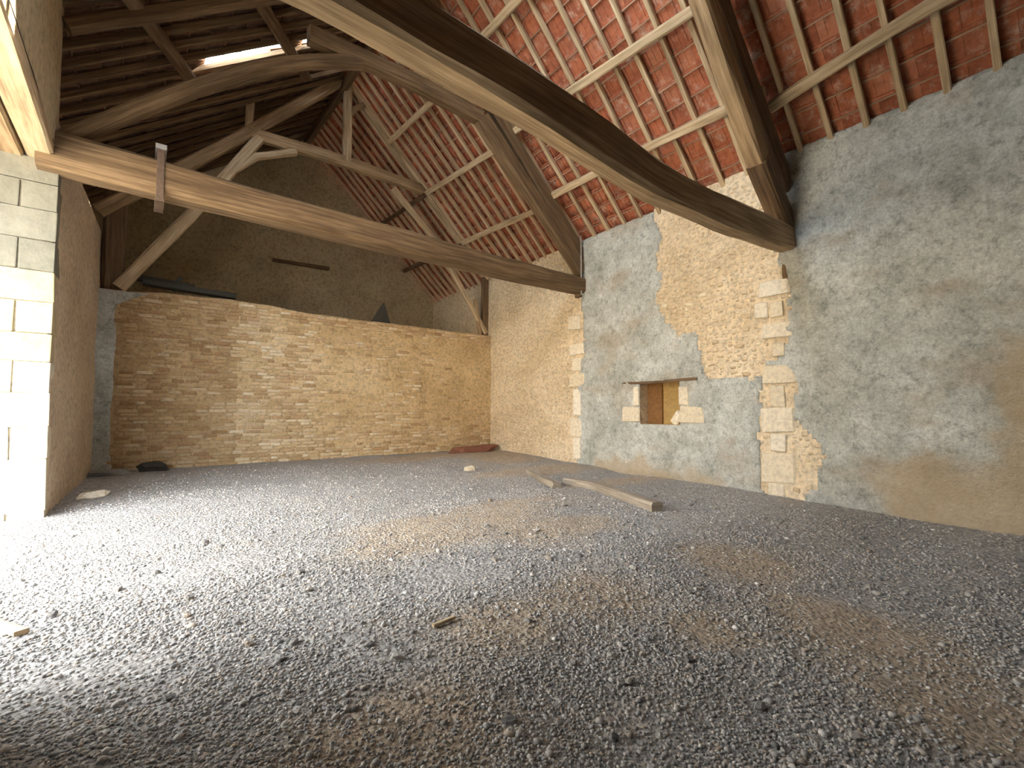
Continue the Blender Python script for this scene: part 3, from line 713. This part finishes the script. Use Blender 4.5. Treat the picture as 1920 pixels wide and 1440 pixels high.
# middle truss
t2 = tag(empty('roof_truss', (3.7, 7.6, 4.1)), 'middle roof truss whose tie beam rests on the pale pier', 'roof truss', 'roof trusses')
Y2 = 7.62
timber('tie_beam', [(-1.0, Y2, 4.17), (1.4, Y2, 4.13), (4.0, Y2, 4.10), (6.5, Y2, 4.09), (8.3, Y2, 4.12)], .40, .46, M_WOODM, t2, seg=24, wob=.022, ref='bottom', taper=.82)
timber('collar_beam', [(1.95, Y2, 7.16), (3.8, Y2, 7.20), (5.25, Y2, 7.12)], .24, .28, M_WOODM, t2, wob=.02, ref='bottom')
timber('brace', [(8.05, Y2, 4.55), (6.5, Y2, 5.93), (5.14, Y2, 7.12)], .24, .34, M_WOODM, t2, up=(.7, 0, .7), wob=.02, ref='bottom')
timber('brace', [(-.75, Y2, 4.50), (.4, Y2, 5.60), (1.3, Y2, 6.36), (2.1, Y2, 6.84), (2.84, Y2, 7.17)], .22, .17, M_WOODM, t2, up=(-.6, 0, .8), wob=.02, ref='bottom')
timber('principal_rafter', [(8.35, Y2, 4.86), (6.1, Y2, 7.02), (3.95, Y2, 9.12)], .22, .28, M_WOODM, t2, up=(.7, 0, .7), wob=.02)
timber('principal_rafter', [(-.8, Y2, 5.98), (1.5, Y2, 7.68), (3.75, Y2, 9.28)], .16, .16, M_WOODD, t2, up=(-.6, 0, .8), wob=.02)
timber('king_post', [(3.9, Y2, 7.4), (3.9, Y2, 9.3)], .20, .20, M_WOOD, t2, up=(1, 0, 0))
timber('wall_post', [(8.16, Y2 + .05, 4.05), (8.16, Y2 + .05, 5.35)], .20, .18, M_WOODD, t2, up=(1, 0, 0))
def rod(name, p0, p1, r, mat, parent):
    P0, P1 = Vector(p0), Vector(p1); bm = bmesh.new()
    bmesh.ops.create_cone(bm, cap_ends=True, segments=8, radius1=r, radius2=r, depth=(P1 - P0).length)
    Mx = Matrix.Translation((P0 + P1) / 2) @ (P1 - P0).to_track_quat('Z', 'Y').to_matrix().to_4x4(); bm.transform(Mx)
    me = bpy.data.meshes.new(name); bm.to_mesh(me); bm.free(); return link(name, me, mat, parent)
rod('iron_rod', (8.02, Y2 - .14, 4.05), (8.02, Y2 - .14, 5.45), .016, M_ZINC, t2)
rod('iron_rod', (8.02, Y2 + .0, 4.6), (8.02, Y2 - .05, 5.45), .016, M_IRON, t2)
# iron strap round the tie beam
st = boxobj('iron_strap', .10, .18, Y2 - .215, Y2 - .195, 4.02, 4.74, M_IRON, t2, .003)
boxobj('iron_strap', .10, .18, Y2 + .19, Y2 + .21, 4.02, 4.74, M_IRON, t2, .003)
boxobj('iron_strap', .09, .19, Y2 - .24, Y2 + .22, 4.02, 4.06, M_IRON, t2, .003)
boxobj('strap_key', .08, .20, Y2 - .25, Y2 + .23, 4.70, 4.76, M_ZINC, t2, .004)
# far truss, standing on the brick partition
t3 = tag(empty('roof_truss', (3.9, 11.7, 3.7)), 'far roof truss standing on top of the brick partition', 'roof truss', 'roof trusses')
Y3 = 11.68
timber('collar_beam', [(1.75, Y3, 7.44), (4.0, Y3, 7.50), (6.25, Y3, 7.42)], .2, .26, M_WOOD, t3, wob=.02, ref='bottom')
timber('strut', [(-.36, Y3, 3.70), (.8, Y3, 5.50), (1.98, Y3, 7.50)], .2, .22, M_WOODP, t3, up=(-.8, 0, .5), wob=.02)
timber('strut', [(8.25, Y3, 3.72), (7.2, Y3, 5.2), (6.6, Y3, 6.1), (5.2, Y3, 7.34)], .14, .15, M_WOODP, t3, up=(.8, 0, .5), wob=.02)
timber('brace', [(1.30, Y3 - .02, 6.40), (1.9, Y3 - .02, 7.05), (2.75, Y3 - .02, 7.46)], .15, .14, M_WOODP, t3, up=(-.6, 0, .8), wob=.014)
timber('principal_rafter', [(8.35, Y3, 5.45), (6.2, Y3, 7.58), (3.95, Y3, 9.85)], .2, .24, M_WOODP, t3, up=(.7, 0, .7), wob=.02)
timber('principal_rafter', [(-.7, Y3, 5.1), (1.6, Y3, 7.40), (3.85, Y3, 9.75)], .2, .24, M_WOOD, t3, up=(-.7, 0, .7), wob=.02)
timber('king_post', [(3.95, Y3, 7.6), (3.95, Y3, 9.75)], .20, .20, M_WOODP, t3, up=(1, 0, 0), wob=.015)
timber('brace', [(3.95, Y3 - .02, 8.7), (4.1, Y3 - .02, 9.05), (4.45, Y3 - .02, 9.35)], .12, .12, M_WOOD, t3, up=(1, 0, .2))
timber('queen_strut', [(1.76, Y3, 7.60), (1.80, Y3, 8.75)], .16, .16, M_WOODP, t3, up=(1, 0, 0))
timber('post', [(-.45, Y3 + .1, 3.6), (-.45, Y3 + .1, 5.6)], .3, .34, M_WOODD, t3, up=(1, 0, 0))
timber('post', [(8.24, Y3 + .05, 3.55), (8.27, Y3 + .05, 5.6)], .2, .2, M_WOODD, t3, up=(1, 0, 0))
timber('post', [(8.05, Y3 - .02, 3.55), (7.85, Y3 - .02, 4.7)], .10, .09, M_WOOD, t3, up=(1, 0, 0))

# ---------------------------------------------------------------- things on top of the partition and in the gable
tag(timber('pole', [(3.02, 15.30, 5.86), (4.66, 15.28, 5.90)], .10, .10, M_WOODD), 'dark horizontal pole set in the gable wall', 'pole')
d = tag(empty('rubbish_heap', (.8, 11.7, 3.7)), 'black heap of old boards on top of the brick partition', 'debris')
timber('board', [(.0, 11.75, 3.90), (1.6, 11.72, 3.84)], .25, .10, M_DEBRIS, d)
timber('board', [(-.1, 11.85, 4.0), (.85, 11.78, 3.92)], .2, .12, M_DEBRIS, d)
timber('board', [(.5, 11.8, 3.82), (.62, 11.82, 4.12)], .08, .08, M_DEBRIS, d, up=(0, 1, 0))
tri = mesh('triangle', [(4.62, 11.7, 3.60), (5.2, 11.7, 3.60), (5.0, 11.7, 4.22), (4.62, 11.78, 3.60), (5.2, 11.78, 3.60), (5.0, 11.76, 4.22)], [(0, 1, 2), (5, 4, 3), (0, 3, 4, 1), (1, 4, 5, 2), (2, 5, 3, 0)], M_DEBRIS)
tag(link('board_offcut', tri), 'dark pointed board standing on the brick partition', 'board')
rod_o = rod('hook', (wallx(2.4) - .02, 2.43, 3.25), (wallx(2.4) - .02, 2.43, 3.75), .012, M_IRON, None); tag(rod_o, 'thin iron bar hanging flat on the grey rendered wall', 'bar')

# ---------------------------------------------------------------- loose things on the floor
def onfloor(x, y, dz=0.): return Vector((x, y, floor_z(x, y) + dz))
tag(timber('fallen_beam', [onfloor(6.12, 6.1, .03), onfloor(5.75, 5.0, .045), onfloor(5.21, 3.58, .05)], .17, .14, M_GREYW, wob=.02), 'long squared beam lying on the gravel floor', 'beam')
tag(timber('broken_beam', [onfloor(6.05, 7.05, .06), onfloor(5.85, 6.5, .05), onfloor(5.55, 5.75, .03)], .16, .13, M_GREYW, wob=.05), 'short broken beam beside the long fallen beam', 'beam')
tag(timber('plank_offcut', [onfloor(-.70, 4.34, .02), onfloor(-.50, 3.98, .02)], .07, .03, M_WOODP, wob=.004), 'small pale plank on gravel at the left edge', 'plank')
tag(timber('stick', [onfloor(1.20, 1.36, .02), onfloor(1.36, 1.29, .02)], .014, .014, M_WOODP, wob=.002, seg=4), 'thin pale stick on the dark gravel in front', 'stick')
tag(timber('stick', [onfloor(1.46, 2.62, .02), onfloor(1.62, 2.63, .02)], .028, .02, M_WOODP, wob=.003, seg=4), 'wood splinter on gravel in the middle of the floor', 'stick')
def lump(name, x, y, sx, sy, sz, label, mat, cat='stone', seed=1, rz=0., group=None, me=None):
    o = link(name, me or stone_mesh(seed, .16, mat, .22)); o.location = onfloor(x, y, sz * .32); o.scale = (sx, sy, sz); o.rotation_euler = (0, 0, rz)
    return tag(o, label, cat, group)
lump('stone_block', 5.33, 8.1, .26, .16, .12, 'white stone block alone on far gravel', M_QUOIN, seed=4)
lump('stone', -.36, 11.05, .5, .25, .12, 'flat grey stone slab in the corner by the pier', M_LOOSE, seed=8, rz=.2)
lump('stone', .22, 11.25, .42, .25, .20, 'black lump at the foot of the brick partition', M_DEBRIS, cat='debris', seed=12)
lump('stone', -.45, 8.7, .30, .18, .10, 'tan stone in the shadow beside the pier', M_QUOIN, seed=15, rz=.6)
lump('earth_heap', 7.35, 11.0, 1.4, .45, .22, 'reddish heap of broken tile in the far corner', plain('tile_rubble', (.26, .11, .07)), cat='heap', seed=19)
LM = [stone_mesh(s * 6.6 + 60, .2, M_LOOSE, .25) for s in range(5)]
for n_ in range(70):
    while True:
        x, y = random.uniform(-.5, 6.5), random.uniform(.6, 5.5)
        pr = proj((x, y, 0))
        if pr and 0 < pr[0] < 1920 and pr[1] < 1440: break
    s_ = random.uniform(.025, .045) * (1 + .06 * y)
    lump('stone', x, y, s_ * random.uniform(.8, 1.5), s_, s_ * .7, 'loose grey stone among the gravel', None, seed=0, rz=random.uniform(0, 3), group='loose stones on the gravel floor', me=LM[n_ % 5])

# gravel: real pebbles, denser towards the viewer, too many to count
t_ = (1 + 5 ** .5) / 2
ICO = np.array([(-1, t_, 0), (1, t_, 0), (-1, -t_, 0), (1, -t_, 0), (0, -1, t_), (0, 1, t_), (0, -1, -t_), (0, 1, -t_), (t_, 0, -1), (t_, 0, 1), (-t_, 0, -1), (-t_, 0, 1)]) / math.sqrt(1 + t_ * t_)
ICF = np.array([(0, 11, 5), (0, 5, 1), (0, 1, 7), (0, 7, 10), (0, 10, 11), (1, 5, 9), (5, 11, 4), (11, 10, 2), (10, 7, 6), (7, 1, 8), (3, 9, 4), (3, 4, 2), (3, 2, 6), (3, 6, 8), (3, 8, 9), (4, 9, 5), (2, 4, 11), (6, 2, 10), (8, 6, 7), (9, 8, 1)])
pts = []
NP = 95000
while len(pts) < NP:
    d_ = 12.5 ** random.random()        # log-uniform distance
    if random.random() < (d_ - 6.0) / 6.5: continue
    az = math.radians(random.uniform(-14, 92)); x, y = d_ * math.sin(az), d_ * math.cos(az)
    if x < -.8 or x > wallx(y) - .05 or y > 11.3: continue
    so = soil_lit_at(x, y)
    if random.random() < so * .75: continue
    if random.random() > .62 + .9 * nz(x, y, 0, 1.4): continue
    s_ = random.choice((.005, .006, .0075, .009, .011)) * (.85 + .05 * d_)
    if random.random() < .02: s_ *= 1.9
    pts.append((x, y, floor_z(x, y) + s_ * .25, s_))
P = np.array(pts); n = len(P)
shape = ICO[None] * (1 + RNG.uniform(-.28, .28, (n, 12, 1)))
an = RNG.uniform(0, 6.28, n); ca, sa = np.cos(an), np.sin(an)
sc = np.stack([RNG.uniform(.8, 1.4, n), RNG.uniform(.7, 1.1, n), RNG.uniform(.5, .85, n)], 1) * P[:, 3:4]
S = shape * sc[:, None, :]
Rx = S[..., 0] * ca[:, None] - S[..., 1] * sa[:, None]; Ry = S[..., 0] * sa[:, None] + S[..., 1] * ca[:, None]
G = np.stack([Rx, Ry, S[..., 2]], 2) + P[:, None, :3]
FF = (ICF[None] + (np.arange(n) * 12)[:, None, None]).reshape(-1, 3)
tag(link('gravel', fast_mesh('gravel', G.reshape(-1, 3), FF, M_PEBBLE)), 'grey gravel strewn over the barn floor', 'gravel', kind='stuff')
